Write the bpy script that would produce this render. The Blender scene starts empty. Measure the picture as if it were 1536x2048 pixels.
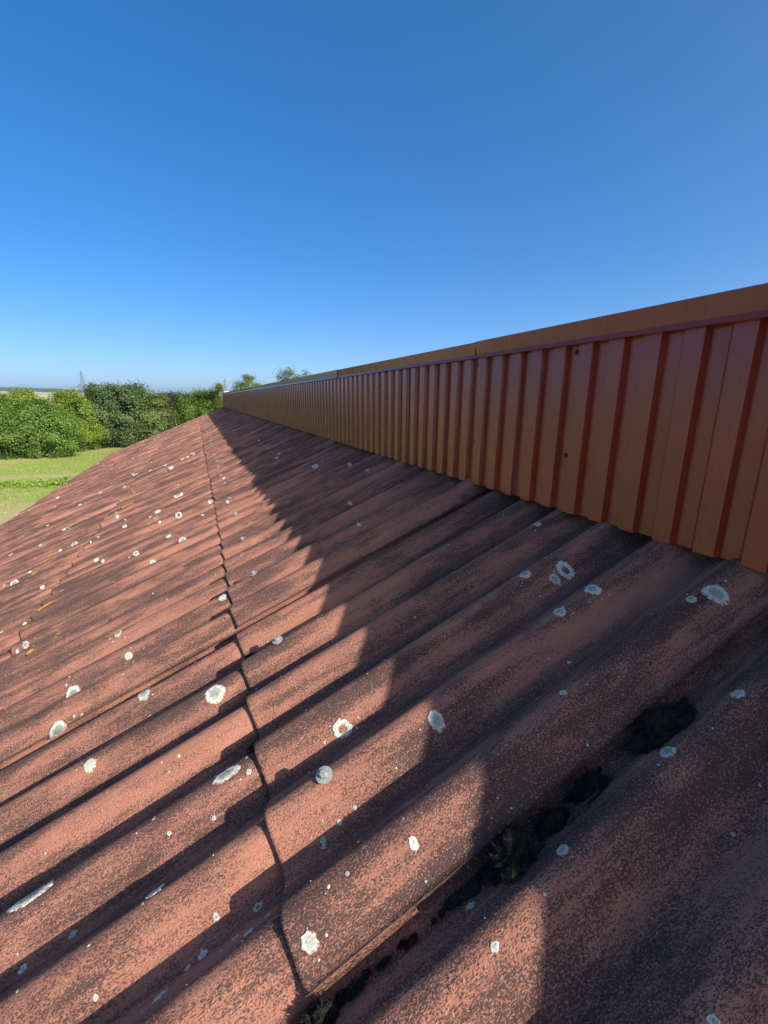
import bpy, math, random
import numpy as np
from mathutils import Matrix, Vector, Quaternion, noise as mnoise

sc = bpy.context.scene
col = sc.collection
R = math.radians
rng = np.random.default_rng(7)
random.seed(7)

# ------------------------------------------------------------------ camera
CZ = 5.1                                # eye height above the meadow
YAW, PITCH, ROLL, FPX = 0.39264, 0.249207, -0.00635, 885.14
cam = bpy.data.cameras.new('camera')
cam.sensor_fit = 'HORIZONTAL'
cam.sensor_width = 36.0
cam.lens = FPX / 1536.0 * 36.0
cam.clip_start = 0.02
cam.clip_end = 20000.0
camo = bpy.data.objects.new('camera', cam)
col.objects.link(camo)
fwd = Vector((math.sin(YAW) * math.cos(PITCH), math.cos(YAW) * math.cos(PITCH), -math.sin(PITCH)))
right = Vector((math.cos(YAW), -math.sin(YAW), 0.0))
upv = right.cross(fwd)
cr, sr = math.cos(ROLL), math.sin(ROLL)
cx = right * cr - upv * sr
cy = right * sr + upv * cr
camo.matrix_world = Matrix((
    (cx.x, cy.x, -fwd.x, 0.0), (cx.y, cy.y, -fwd.y, 0.0), (cx.z, cy.z, -fwd.z, CZ), (0, 0, 0, 1)))
sc.camera = camo

# ------------------------------------------------------------------ sky, sun, exposure
SUN_TRAVEL = Vector((-0.665, 1.15, -0.853)).normalized()     # direction the light travels
to_sun = -SUN_TRAVEL
SUN_EL = math.asin(to_sun.z)
SUN_AZ = math.atan2(to_sun.x, to_sun.y)                       # from +Y towards +X
world = bpy.data.worlds.new('World')
sc.world = world
world.use_nodes = True
wn = world.node_tree
for n in list(wn.nodes):
    wn.nodes.remove(n)
sky = wn.nodes.new('ShaderNodeTexSky')
sky.sky_type = 'NISHITA'
sky.sun_disc = False
sky.sun_elevation = SUN_EL
sky.sun_rotation = SUN_AZ
sky.altitude = 0.0
sky.air_density = 0.5
sky.dust_density = 1.75
sky.ozone_density = 2.0
hs = wn.nodes.new('ShaderNodeHueSaturation')
hs.inputs['Saturation'].default_value = 1.61
gm = wn.nodes.new('ShaderNodeGamma')              # the phone's tone curve flattens the sky's range
gm.inputs['Gamma'].default_value = 0.73
tn = wn.nodes.new('ShaderNodeMix')
tn.data_type = 'RGBA'
tn.blend_type = 'MULTIPLY'
tn.inputs[0].default_value = 1.0
tn.inputs[7].default_value = (1.22, 1.20, 1.26, 1.0)
bg = wn.nodes.new('ShaderNodeBackground')
bg.inputs['Strength'].default_value = 0.15
wo = wn.nodes.new('ShaderNodeOutputWorld')
wn.links.new(sky.outputs[0], gm.inputs['Color'])
wn.links.new(gm.outputs[0], hs.inputs['Color'])
wn.links.new(hs.outputs[0], tn.inputs[6])
wn.links.new(tn.outputs[2], bg.inputs['Color'])
wn.links.new(bg.outputs[0], wo.inputs['Surface'])

sun = bpy.data.lights.new('sun', 'SUN')
sun.energy = 3.8
sun.angle = R(0.53)
sun.color = (1.0, 0.955, 0.89)
suno = bpy.data.objects.new('sun', sun)
col.objects.link(suno)
suno.rotation_euler = SUN_TRAVEL.to_track_quat('-Z', 'Y').to_euler()
suno.location = (20, -20, 40)

sc.view_settings.view_transform = 'Standard'
sc.view_settings.look = 'None'
sc.view_settings.exposure = 0.86
sc.view_settings.gamma = 1.0
sc.view_settings.use_curve_mapping = False
sc.render.engine = 'CYCLES'
sc.cycles.max_bounces = 6
sc.cycles.use_denoising = True

# ------------------------------------------------------------------ measures of the roof (metres)
TH = 0.390463                            # roof slope
WX = 1.06255                             # clad wall plane
HB = 0.343994                            # eye above the wall's foot
ZB = CZ - HB                             # foot of the wall on the crest plane
PIT = 0.177                              # corrugation pitch
AMP = 0.0255
Y5 = 1.414806                            # one crest
SEAM0 = Y5 - 5.5 * PIT                   # a side lap
SHW = 6 * PIT
NLO, NHI = -4, 18                        # sheets along the ridge
YEND = SEAM0 + SHW * (NHI + 1)
YBEG = SEAM0 + SHW * NLO
LAPS = [-0.30, 1.0875, 2.1407, 3.38, 4.652]
OVER = 0.17
THK = 0.0062
RAISE, SIDE, SINK = 0.0180, 0.0225, 0.0180
SK, SK0 = 0.033, 0.008                   # the sheets run slightly out of square to the ridge
ST, CT = math.sin(TH), math.cos(TH)
A_UP = Vector((CT, 0, ST))
N_UP = Vector((-ST, 0, CT))

def crest_z(ph):
    """corrugation height below the crest plane, ph in waves"""
    return AMP * (np.cos(2 * np.pi * ph) - 1.0)

LIFTED = {(0, 1): 0.010, (1, 1): 0.009, (0, 0): 0.006, (0, 3): 0.006, (1, 0): 0.004, (1, 2): 0.005, (1, 4): 0.007}     # sheets that have sprung up a little

def sq(s, Y):
    """ridge coordinate measured along the skewed waves"""
    return Y + SK * s - SK0

def sheet_off(course, s, Y):
    """how far a sheet stands off the crest plane (laps)"""
    s0, s1 = LAPS[course] - OVER, LAPS[course + 1]
    Y = sq(s, Y)
    k = math.floor((Y - SEAM0) / SHW)
    fy = 1.0 - ((Y - SEAM0) / SHW - k)
    return RAISE * (s - s0) / (s1 - s0) + SIDE * fy - SINK + LIFTED.get((course, k), 0.0)

def course_of(s):
    for c in range(4):
        if s < LAPS[c + 1]:
            return c
    return 3

def roof_pt(s, Y, lift=0.0):
    c = course_of(s)
    n = float(crest_z((sq(s, Y) - Y5) / PIT)) + sheet_off(c, s, Y) + lift
    return Vector((WX - s * CT, Y, ZB - s * ST)) + N_UP * n

# ------------------------------------------------------------------ node helpers
class NT:
    def __init__(self, name):
        self.m = bpy.data.materials.new(name)
        self.m.use_nodes = True
        self.t = self.m.node_tree
        for n in list(self.t.nodes):
            self.t.nodes.remove(n)
        self.out = self.t.nodes.new('ShaderNodeOutputMaterial')
    def n(self, kind, **kw):
        nd = self.t.nodes.new(kind)
        for k, v in kw.items():
            setattr(nd, k, v)
        return nd
    def link(self, a, b):
        self.t.links.new(a, b)
    def val(self, sock, v):
        if hasattr(v, 'is_linked') or isinstance(v, bpy.types.NodeSocket):
            self.link(v, sock)
        else:
            sock.default_value = v
    def math(self, op, a, b=0.0, clamp=False):
        nd = self.n('ShaderNodeMath', operation=op, use_clamp=clamp)
        self.val(nd.inputs[0], a); self.val(nd.inputs[1], b)
        return nd.outputs[0]
    def noise(self, vec, scale, detail=4.0, rough=0.55, dist=0.0):
        nd = self.n('ShaderNodeTexNoise')
        if vec is not None:
            self.link(vec, nd.inputs['Vector'])
        nd.inputs['Scale'].default_value = scale
        nd.inputs['Detail'].default_value = detail
        nd.inputs['Roughness'].default_value = rough
        nd.inputs['Distortion'].default_value = dist
        return nd.outputs[0]
    def ramp(self, f, a, b, smooth=True):
        nd = self.n('ShaderNodeMapRange', interpolation_type='SMOOTHSTEP' if smooth else 'LINEAR')
        self.val(nd.inputs[0], f)
        self.val(nd.inputs[1], a); self.val(nd.inputs[2], b)
        nd.inputs[3].default_value = 0.0; nd.inputs[4].default_value = 1.0
        return nd.outputs[0]
    def mix(self, f, a, b):
        nd = self.n('ShaderNodeMix', data_type='RGBA')
        self.val(nd.inputs[0], f)
        for s, v in ((nd.inputs[6], a), (nd.inputs[7], b)):
            if isinstance(v, tuple):
                s.default_value = (v[0], v[1], v[2], 1.0)
            else:
                self.link(v, s)
        return nd.outputs[2]
    def scale(self, vec, v):
        nd = self.n('ShaderNodeVectorMath', operation='MULTIPLY')
        self.link(vec, nd.inputs[0]); nd.inputs[1].default_value = v
        return nd.outputs[0]
    def bsdf(self, color, rough=0.8, spec=0.5, bump=None, bump_s=0.3, bump_d=0.01, metallic=0.0, **kw):
        p = self.n('ShaderNodeBsdfPrincipled')
        if isinstance(color, tuple):
            p.inputs['Base Color'].default_value = (*color, 1.0)
        else:
            self.link(color, p.inputs['Base Color'])
        self.val(p.inputs['Roughness'], rough)
        p.inputs['Specular IOR Level'].default_value = spec
        p.inputs['Metallic'].default_value = metallic
        for k, v in kw.items():
            self.val(p.inputs[k], v)
        if bump is not None:
            b = self.n('ShaderNodeBump')
            b.inputs['Strength'].default_value = bump_s
            b.inputs['Distance'].default_value = bump_d
            self.link(bump, b.inputs['Height'])
            self.link(b.outputs[0], p.inputs['Normal'])
        self.link(p.outputs[0], self.out.inputs['Surface'])
        return p

def roof_coords(t):
    """position in the roof's own frame: x up the slope, y along the ridge, z off the plane"""
    g = t.n('ShaderNodeNewGeometry')
    vr = t.n('ShaderNodeVectorRotate', rotation_type='Y_AXIS')
    t.link(g.outputs['Position'], vr.inputs['Vector'])
    vr.inputs['Angle'].default_value = TH
    return vr.outputs[0]

def mat_roof():
    t = NT('weathered_terracotta_fibre_cement')
    v = roof_coords(t)
    oi = t.n('ShaderNodeObjectInfo')
    # stretched along the fall of the slope: rain streaks
    vs = t.scale(v, (0.33, 1.0, 1.0))
    vss = t.scale(v, (0.16, 1.0, 1.0))
    big = t.noise(vs, 5.0, 5, 0.6)
    mid = t.noise(vs, 22.0, 5, 0.65, 0.4)
    streak = t.noise(vss, 60.0, 4, 0.6)
    fine = t.noise(t.scale(v, (0.6, 1.0, 1.0)), 370.0, 2, 0.7)
    grit = t.noise(t.scale(v, (0.5, 1.0, 1.0)), 640.0, 1, 0.6)
    wear = t.noise(v, 14.0, 6, 0.7, 1.2)
    band = t.noise(t.scale(v, (0.10, 1.0, 1.0)), 16.0, 4, 0.6, 0.3)      # long run-off streaks
    base = t.mix(t.ramp(big, 0.36, 0.66), (0.472, 0.198, 0.122), (0.365, 0.155, 0.102))
    base = t.mix(t.math('MULTIPLY', t.ramp(wear, 0.55, 0.72), 0.50), base, (0.602, 0.290, 0.176))
    base = t.mix(t.math('MULTIPLY', t.ramp(streak, 0.48, 0.72), 0.40), base, (0.246, 0.108, 0.077))
    base = t.mix(t.math('MULTIPLY', oi.outputs['Random'], 0.25), base, (0.376, 0.166, 0.108))
    # black crust: very fine specks, denser along streaks and in loose patches
    dens = t.math('ADD', t.math('MULTIPLY', big, 0.35), t.math('MULTIPLY', mid, 0.30))
    dens = t.math('ADD', dens, t.math('MULTIPLY', band, 0.55))
    thr = t.math('SUBTRACT', 1.27, t.math('MULTIPLY', dens, 1.30))
    sp = t.math('ADD', t.math('MULTIPLY', fine, 0.58), t.math('MULTIPLY', grit, 0.42))
    crust = t.ramp(t.math('SUBTRACT', sp, thr), -0.06, 0.08)
    base = t.mix(t.math('MULTIPLY', crust, 0.88), base, (0.062, 0.040, 0.034))
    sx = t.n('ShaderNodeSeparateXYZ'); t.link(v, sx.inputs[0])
    # valley lines darkened with dirt and painted-in trough shade, broken and uneven
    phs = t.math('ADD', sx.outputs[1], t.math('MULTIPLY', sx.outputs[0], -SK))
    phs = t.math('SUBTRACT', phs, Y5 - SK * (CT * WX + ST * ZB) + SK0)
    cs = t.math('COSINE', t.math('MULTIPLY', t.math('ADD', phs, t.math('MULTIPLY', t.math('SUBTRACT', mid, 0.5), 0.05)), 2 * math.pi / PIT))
    silt_shade = t.math('MULTIPLY', t.ramp(cs, -0.72, -0.99), t.ramp(t.noise(t.scale(v, (0.3, 1, 1)), 9.0, 4, 0.6), 0.34, 0.62))
    base = t.mix(t.math('MULTIPLY', silt_shade, t.math('ADD', 0.05, t.math('MULTIPLY', grit, 1.0))), base, (0.060, 0.042, 0.034))
    pale = t.ramp(t.noise(t.scale(v, (0.7, 1, 1)), 400.0, 2, 0.5), 0.58, 0.68)
    base = t.mix(t.math('MULTIPLY', pale, 0.55), base, (0.52, 0.33, 0.24))
    h = t.math('ADD', t.math('MULTIPLY', fine, 0.6), t.math('MULTIPLY', grit, 0.5))
    h = t.math('ADD', h, t.math('MULTIPLY', mid, 0.8))
    t.bsdf(base, 0.93, 0.25, h, 1.0, 0.0050)
    return t.m

def mat_paint(name, c, rough, var=0.12):
    t = NT(name)
    g = t.n('ShaderNodeNewGeometry')
    n1 = t.noise(g.outputs['Position'], 3.0, 4, 0.5)
    n2 = t.noise(g.outputs['Position'], 45.0, 3, 0.6)
    dk = tuple(x * (1 - var * 2) for x in c)
    colr = t.mix(t.ramp(n1, 0.3, 0.7), c, dk)
    rg = t.math('ADD', rough, t.math('MULTIPLY', n2, 0.08))
    h = t.noise(t.scale(g.outputs['Position'], (1, 1, 0.35)), 7.0, 2, 0.5)
    sm = t.noise(t.scale(g.outputs['Position'], (6.0, 6.0, 0.35)), 6.0, 4, 0.6)      # faint run marks and dust
    colr = t.mix(t.math('MULTIPLY', t.ramp(sm, 0.52, 0.78), 0.16), colr, (0.30, 0.20, 0.15))
    rg = t.math('ADD', rg, t.math('MULTIPLY', t.ramp(sm, 0.45, 0.8), 0.10))
    t.bsdf(colr, rg, 0.55, h, 0.16, 0.005)
    return t.m

def mat_plain(name, c, rough=0.8, spec=0.4, nscale=40.0, var=0.35, metallic=0.0, bump=0.2, bd=0.003):
    t = NT(name)
    g = t.n('ShaderNodeNewGeometry')
    n1 = t.noise(g.outputs['Position'], nscale, 5, 0.6)
    colr = t.mix(t.ramp(n1, 0.3, 0.7), tuple(x * (1 - var) for x in c), tuple(min(1, x * (1 + var * 0.5)) for x in c))
    t.bsdf(colr, rough, spec, n1, bump, bd, metallic)
    return t.m

def mat_lichen():
    t = NT('pale_lichen_crust')
    uv = t.n('ShaderNodeUVMap', uv_map='radial')
    sx = t.n('ShaderNodeSeparateXYZ'); t.link(uv.outputs[0], sx.inputs[0])
    r = sx.outputs[0]; kind = sx.outputs[1]
    v = roof_coords(t)
    sp = t.noise(v, 270.0, 3, 0.75)
    lob = t.noise(v, 130.0, 3, 0.6)
    rim = (0.58, 0.59, 0.48)
    mid = (0.33, 0.35, 0.26)
    f = t.math('MULTIPLY', t.ramp(t.math('ADD', r, t.math('MULTIPLY', t.math('SUBTRACT', lob, 0.5), 0.5)), 0.75, 0.35), kind)
    oi = t.n('ShaderNodeObjectInfo')
    rimc = t.mix(oi.outputs['Random'], (0.50, 0.52, 0.41), (0.70, 0.69, 0.60))
    c = t.mix(f, rimc, mid)
    c = t.mix(t.math('MULTIPLY', t.ramp(sp, 0.50, 0.62), t.math('ADD', 0.22, t.math('MULTIPLY', f, 0.75))), c, (0.12, 0.12, 0.10))
    rimn = t.noise(v, 190.0, 4, 0.7)
    hole = t.ramp(t.math('ADD', t.math('MULTIPLY', r, 0.60), t.math('MULTIPLY', rimn, 0.9)), 0.95, 1.06)
    c = t.mix(hole, c, (0.34, 0.145, 0.090))
    t.bsdf(c, 0.95, 0.2, sp, 0.8, 0.003)
    return t.m

def mat_leaf(name, c1, c2, trans=0.35, rough=0.5):
    t = NT(name)
    uv = t.n('ShaderNodeUVMap', uv_map='tint')
    sx = t.n('ShaderNodeSeparateXYZ'); t.link(uv.outputs[0], sx.inputs[0])
    c = t.mix(sx.outputs[0], c1, c2)
    p = t.bsdf(c, rough, 0.35)
    tr = t.n('ShaderNodeBsdfTranslucent'); t.link(c, tr.inputs['Color'])
    mx = t.n('ShaderNodeMixShader'); mx.inputs[0].default_value = trans
    t.link(p.outputs[0], mx.inputs[1]); t.link(tr.outputs[0], mx.inputs[2])
    t.link(mx.outputs[0], t.out.inputs['Surface'])
    return t.m

def mat_ground():
    t = NT('meadow_and_stubble')
    g = t.n('ShaderNodeNewGeometry')
    P = g.outputs['Position']
    sx = t.n('ShaderNodeSeparateXYZ'); t.link(P, sx.inputs[0])
    x, y = sx.outputs[0], sx.outputs[1]
    wob = t.noise(t.scale(P, (0.12, 0.12, 0)), 1.0, 3)
    # bands across the meadow, running a little askew
    yy = t.math('ADD', t.math('ADD', y, t.math('MULTIPLY', x, 0.12)), t.math('MULTIPLY', t.math('SUBTRACT', wob, 0.5), 2.0))
    fine = t.noise(t.scale(P, (1, 1, 0)), 9.0, 5, 0.7)
    mid = t.noise(t.scale(P, (0.7, 1.2, 0)), 1.3, 5, 0.65)
    green = t.mix(fine, (0.145, 0.245, 0.018), (0.30, 0.41, 0.045))
    dry = t.mix(fine, (0.33, 0.26, 0.11), (0.50, 0.42, 0.20))
    f = t.ramp(t.math('ADD', t.math('MULTIPLY', mid, 0.7), t.math('MULTIPLY', fine, 0.3)), 0.40, 0.60)                       # scattered dry patches
    f = t.math('MULTIPLY', f, 0.62)
    near = t.ramp(yy, 29.0, 21.0)                     # dry close to the building
    strip = t.math('MULTIPLY', t.ramp(yy, 33.2, 33.8), t.ramp(yy, 35.4, 34.4))
    hedge = t.ramp(t.math('SUBTRACT', y, t.math('MULTIPLY', x, 1.72)), 63.0, 70.0)
    d = t.math('ADD', t.math('MULTIPLY', near, 0.9), t.math('MULTIPLY', strip, 0.8))
    d = t.math('ADD', d, t.math('MULTIPLY', hedge, 0.75))
    d = t.math('MULTIPLY', d, t.ramp(mid, 0.15, 0.55))
    f = t.math('ADD', f, d, True)
    c = t.mix(f, green, dry)
    # beyond the hedge: ripe corn and stubble
    fields = t.noise(t.scale(P, (0.0006, 0.004, 0)), 1.0, 2)
    gold = t.mix(t.ramp(fields, 0.4, 0.6, True), (0.60, 0.46, 0.22), (0.51, 0.42, 0.22))
    far = t.ramp(y, 90.0, 110.0)
    c = t.mix(far, c, gold)
    t.bsdf(c, 0.95, 0.15, fine, 0.5, 0.05)
    return t.m

M = {}
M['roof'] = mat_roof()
M['paint'] = mat_paint('red_brown_coated_steel', (0.275, 0.040, 0.020), 0.19)
M['cap'] = mat_paint('red_brown_coated_capping', (0.24, 0.043, 0.022), 0.17)
M['screw'] = mat_paint('brown_screw_head', (0.10, 0.030, 0.022), 0.35)
M['zinc'] = mat_plain('galvanised_steel', (0.34, 0.34, 0.32), 0.6, 0.4, 300.0, 0.35, 0.1, 0.1, 0.001)
M['rubber'] = mat_plain('washer_seal', (0.03, 0.03, 0.03), 0.8)
M['lichen'] = mat_lichen()
M['moss'] = mat_plain('black_moss', (0.017, 0.015, 0.011), 0.9, 0.3, 300.0, 0.75)
M['render'] = mat_plain('grey_render', (0.55, 0.52, 0.47), 0.9, 0.3, 8.0, 0.15)
M['white'] = mat_plain('white_sheet_metal', (0.80, 0.80, 0.79), 0.5, 0.5, 2.0, 0.06)
M['deadleaf'] = mat_plain('yellowed_leaf', (0.46, 0.27, 0.06), 0.7, 0.3, 120.0, 0.4)
M['brownleaf'] = mat_plain('withered_brown_leaf', (0.10, 0.075, 0.055), 0.8, 0.3, 120.0, 0.4)
M['twig'] = mat_plain('grey_twig', (0.045, 0.040, 0.036), 0.9, 0.2, 200.0, 0.4)
M['bark'] = mat_plain('grey_brown_bark', (0.12, 0.09, 0.065), 0.95, 0.2, 12.0, 0.4)
M['steel'] = mat_plain('grey_lattice_steel', (0.14, 0.15, 0.16), 0.6, 0.4, 2.0, 0.1, 0.3)
M['pole'] = mat_plain('weathered_pole_wood', (0.16, 0.13, 0.11), 0.9, 0.2, 5.0, 0.3)
M['ground'] = mat_ground()
M['wood_far'] = mat_plain('far_wood_green', (0.045, 0.075, 0.035), 0.95, 0.1, 0.02, 0.35)

# ------------------------------------------------------------------ object helpers
def mesh_obj(name, verts, faces, mat, parent=None, smooth=False, loc=None, uvs=None, uvname='tint'):
    me = bpy.data.meshes.new(name)
    me.from_pydata([tuple(map(float, v)) for v in verts], [], faces)
    if uvs is not None:
        lay = me.uv_layers.new(name=uvname)
        vi = np.empty(len(me.loops), dtype=np.int32)
        me.loops.foreach_get('vertex_index', vi)
        lay.data.foreach_set('uv', np.asarray(uvs, dtype=np.float32)[vi].ravel())
    if smooth:
        me.polygons.foreach_set('use_smooth', [True] * len(me.polygons))
    me.materials.append(mat)
    o = bpy.data.objects.new(name, me)
    col.objects.link(o)
    if loc is not None:
        o.location = loc
    if parent is not None:
        attach(o, parent)
    return o

def attach(o, parent):
    """parent while keeping the world placement (empties are only moved, never turned)"""
    o.parent = parent
    w = Matrix.Identity(4)
    q = parent
    chain = []
    while q is not None:
        chain.append(q); q = q.parent
    for q in reversed(chain):
        w = w @ q.matrix_parent_inverse @ Matrix.LocRotScale(q.location, q.rotation_euler, q.scale)
    o.matrix_parent_inverse = w.inverted()

def thing(name, label, cat, loc, group=None):
    e = bpy.data.objects.new(name, None)
    e.empty_display_size = 0.2
    col.objects.link(e)
    e.location = loc
    tag(e, label, cat, group)
    return e

def tag(o, label, cat, group=None):
    o['label'] = label
    o['category'] = cat
    if group:
        o['group'] = group
    return o

class MB:
    """collects simple solids into one mesh"""
    def __init__(self):
        self.v, self.f = [], []
    def add(self, vs, fs):
        b = len(self.v)
        self.v += [tuple(x) for x in vs]
        self.f += [tuple(i + b for i in f) for f in fs]
        return self
    def box(self, a, b):
        x0, y0, z0 = a; x1, y1, z1 = b
        vs = [(x, y, z) for z in (z0, z1) for y in (y0, y1) for x in (x0, x1)]
        return self.add(vs, [(0, 2, 3, 1), (4, 5, 7, 6), (0, 1, 5, 4), (2, 6, 7, 3), (0, 4, 6, 2), (1, 3, 7, 5)])
    def bar(self, p, q, r0, r1=None, n=5):
        p, q = Vector(p), Vector(q)
        r1 = r0 if r1 is None else r1
        d = (q - p).normalized()
        u = d.orthogonal().normalized(); w = d.cross(u)
        vs = []
        for c, r in ((p, r0), (q, r1)):
            for i in range(n):
                a = 2 * math.pi * i / n
                vs.append(c + u * (r * math.cos(a)) + w * (r * math.sin(a)))
        fs = [(i, (i + 1) % n, n + (i + 1) % n, n + i) for i in range(n)]
        fs += [tuple(reversed(range(n))), tuple(range(n, 2 * n))]
        return self.add(vs, fs)
    def extrude_y(self, prof, y0, y1, closed=True):
        """profile [(x, z)...] swept from y0 to y1"""
        n = len(prof)
        vs = [(x, y0, z) for x, z in prof] + [(x, y1, z) for x, z in prof]
        fs = [(i, n + i, n + (i + 1) % n, (i + 1) % n) for i in range(n if closed else n - 1)]
        if closed:
            fs += [tuple(range(n)), tuple(reversed(range(n, 2 * n)))]
        return self.add(vs, fs)
    def build(self, name, mat, parent=None, smooth=False, loc=None):
        return mesh_obj(name, self.v, self.f, mat, parent, smooth, loc)

# ------------------------------------------------------------------ ground, fields, far wood
def terrain_z(x, y):
    r = math.hypot(x, y)
    az = math.degrees(math.atan2(x, y))
    t = max(0.0, (r - 130.0) / 1900.0)
    rise = 24.0 * min(1.0, t) ** 1.0
    tilt = 1.0 - 0.020 * (az + 17.0) if y > 0 else 0.6
    return rise * max(0.35, min(1.3, tilt)) if r > 130 else 0.0

def build_ground():
    rad = [0, 6, 12, 20, 30, 40, 55, 75, 100, 130, 180, 260, 400, 600, 900, 1300, 1700, 2030, 2300, 3200, 6000, 12000]
    na = 96
    vs, fs = [(0, 0, 0)], []
    for r in rad[1:]:
        for i in range(na):
            a = 2 * math.pi * i / na
            x, y = r * math.sin(a), r * math.cos(a)
            vs.append((x, y, terrain_z(x, y) if r < 2100 else terrain_z(x * 2030 / r, y * 2030 / r) - (r - 2100) * 0.004))
    for i in range(na):
        fs.append((0, 1 + (i + 1) % na, 1 + i))
    for k in range(len(rad) - 2):
        b = 1 + k * na
        for i in range(na):
            j = (i + 1) % na
            fs.append((b + i, b + j, b + na + j, b + na + i))
    o = mesh_obj('ground', vs, fs, M['ground'], smooth=True)
    o['kind'] = 'structure'
build_ground()

def build_far_wood():
    """wooded ridge on the skyline: a thick belt with an uneven top"""
    vs, fs = [], []
    azs = np.linspace(-40, 45, 420)
    for i, az in enumerate(azs):
        a = R(az)
        lo = mnoise.noise(Vector((az * 0.35, 0, 3.0))); hi = mnoise.noise(Vector((az * 4.0, 5.0, 0)))
        hgt = (13.0 + 4.0 * lo + 2.2 * hi) * (1.0 if az < -13 else max(0.12, 1 - (az + 13) / 6.5) if az < 10 else 0.5)
        for r, hh in ((1990, 0.0), (2000, 0.85), (2030, 1.0), (2120, 0.9), (2200, 0.0)):
            x, y = r * math.sin(a), r * math.cos(a)
            z = terrain_z(2000 * math.sin(a), 2000 * math.cos(a))
            vs.append((x, y, z - 2 + (hgt + 2) * hh))
    for i in range(len(azs) - 1):
        for k in range(4):
            b = i * 5 + k
            fs.append((b, b + 5, b + 6, b + 1))
    o = mesh_obj('distant_wood', vs, fs, M['wood_far'], smooth=False)
    o['kind'] = 'stuff'
    tag(o, 'dark green wooded ridge along the skyline beyond the golden field', 'wood')
build_far_wood()

# ------------------------------------------------------------------ the building and its roof
EAVE_S = LAPS[-1]
EX, EZ = WX - EAVE_S * CT, ZB - EAVE_S * ST
bld = thing('farm_building', 'long low building with weathered terracotta corrugated roof filling the foreground', 'building',
            (WX - 2.0, 8.0, 0.0))

def sheet_mesh(course):
    """one corrugated sheet, six waves; local x up the slope, y along the ridge, z off the plane; origin at its lower near corner"""
    s0, s1 = LAPS[course] - OVER, LAPS[course + 1]
    ph = np.linspace(0.05, 6.34, 104)
    rows = [0.0, 0.004, 0.25, 0.5, 0.75, 1.0]
    vs, fs = [], []
    nc = len(ph)
    for side in (0, 1):
        for rr in rows:
            for q in ph:
                x = rr * (s1 - s0)
                off = RAISE * (1 - rr) + SIDE * (1 - q / 6.0) - SINK
                z = AMP * (math.cos(2 * math.pi * (q - 0.5)) - 1.0) + off
                if side:
                    # thickness along the wave's normal
                    sl = -AMP * 2 * math.pi / PIT * math.sin(2 * math.pi * (q - 0.5))
                    k = 1 / math.sqrt(1 + sl * sl)
                    vs.append((x, q * PIT + SK * x + sl * k * THK, z - k * THK))
                else:
                    vs.append((x, q * PIT + SK * x, z))
    nr = len(rows)
    def ix(sd, r, c): return sd * nr * nc + r * nc + c
    for r in range(nr - 1):
        for c in range(nc - 1):
            fs.append((ix(0, r, c), ix(0, r + 1, c), ix(0, r + 1, c + 1), ix(0, r, c + 1))[::-1])
            fs.append((ix(1, r, c), ix(1, r + 1, c), ix(1, r + 1, c + 1), ix(1, r, c + 1)))
    nsm = len(fs)
    for c in range(nc - 1):
        fs.append((ix(0, 0, c), ix(0, 0, c + 1), ix(1, 0, c + 1), ix(1, 0, c))[::-1])
        fs.append((ix(0, nr - 1, c), ix(0, nr - 1, c + 1), ix(1, nr - 1, c + 1), ix(1, nr - 1, c)))
    for r in range(nr - 1):
        fs.append((ix(0, r, 0), ix(0, r + 1, 0), ix(1, r + 1, 0), ix(1, r, 0))[::-1])
        fs.append((ix(0, r, nc - 1), ix(0, r + 1, nc - 1), ix(1, r + 1, nc - 1), ix(1, r, nc - 1)))
    me = bpy.data.meshes.new('roof_sheet')
    me.from_pydata(vs, [], fs)
    sm = [True] * nsm + [False] * (len(fs) - nsm)
    me.polygons.foreach_set('use_smooth', sm)
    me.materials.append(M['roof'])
    me.update()
    return me

SHEETS = {}
def build_sheets():
    for c in range(4):
        me = sheet_mesh(c)
        for k in range(NLO, NHI + 1):
            o = bpy.data.objects.new('roof_sheet', me)
            col.objects.link(o)
            s1 = LAPS[c + 1]
            js = random.uniform(-0.009, 0.009) if c < 3 else random.uniform(-0.01, 0.01)
            jy = random.uniform(-0.003, 0.003)
            if (c, k) in ((0, 0), (0, 1)):
                js = jy = 0.0
            p = Vector((WX - (s1 + js) * CT, SEAM0 + k * SHW + jy - SK * s1 + SK0, ZB - (s1 + js) * ST))
            o.location = p + N_UP * LIFTED.get((c, k), 0.0)
            o.rotation_euler = (0, -TH, 0)
            attach(o, bld)
            SHEETS[(c, k)] = o
build_sheets()

def sheet_at(s, Y):
    return SHEETS[(course_of(s), max(NLO, min(NHI, math.floor((sq(s, Y) - SEAM0) / SHW))))]

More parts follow.
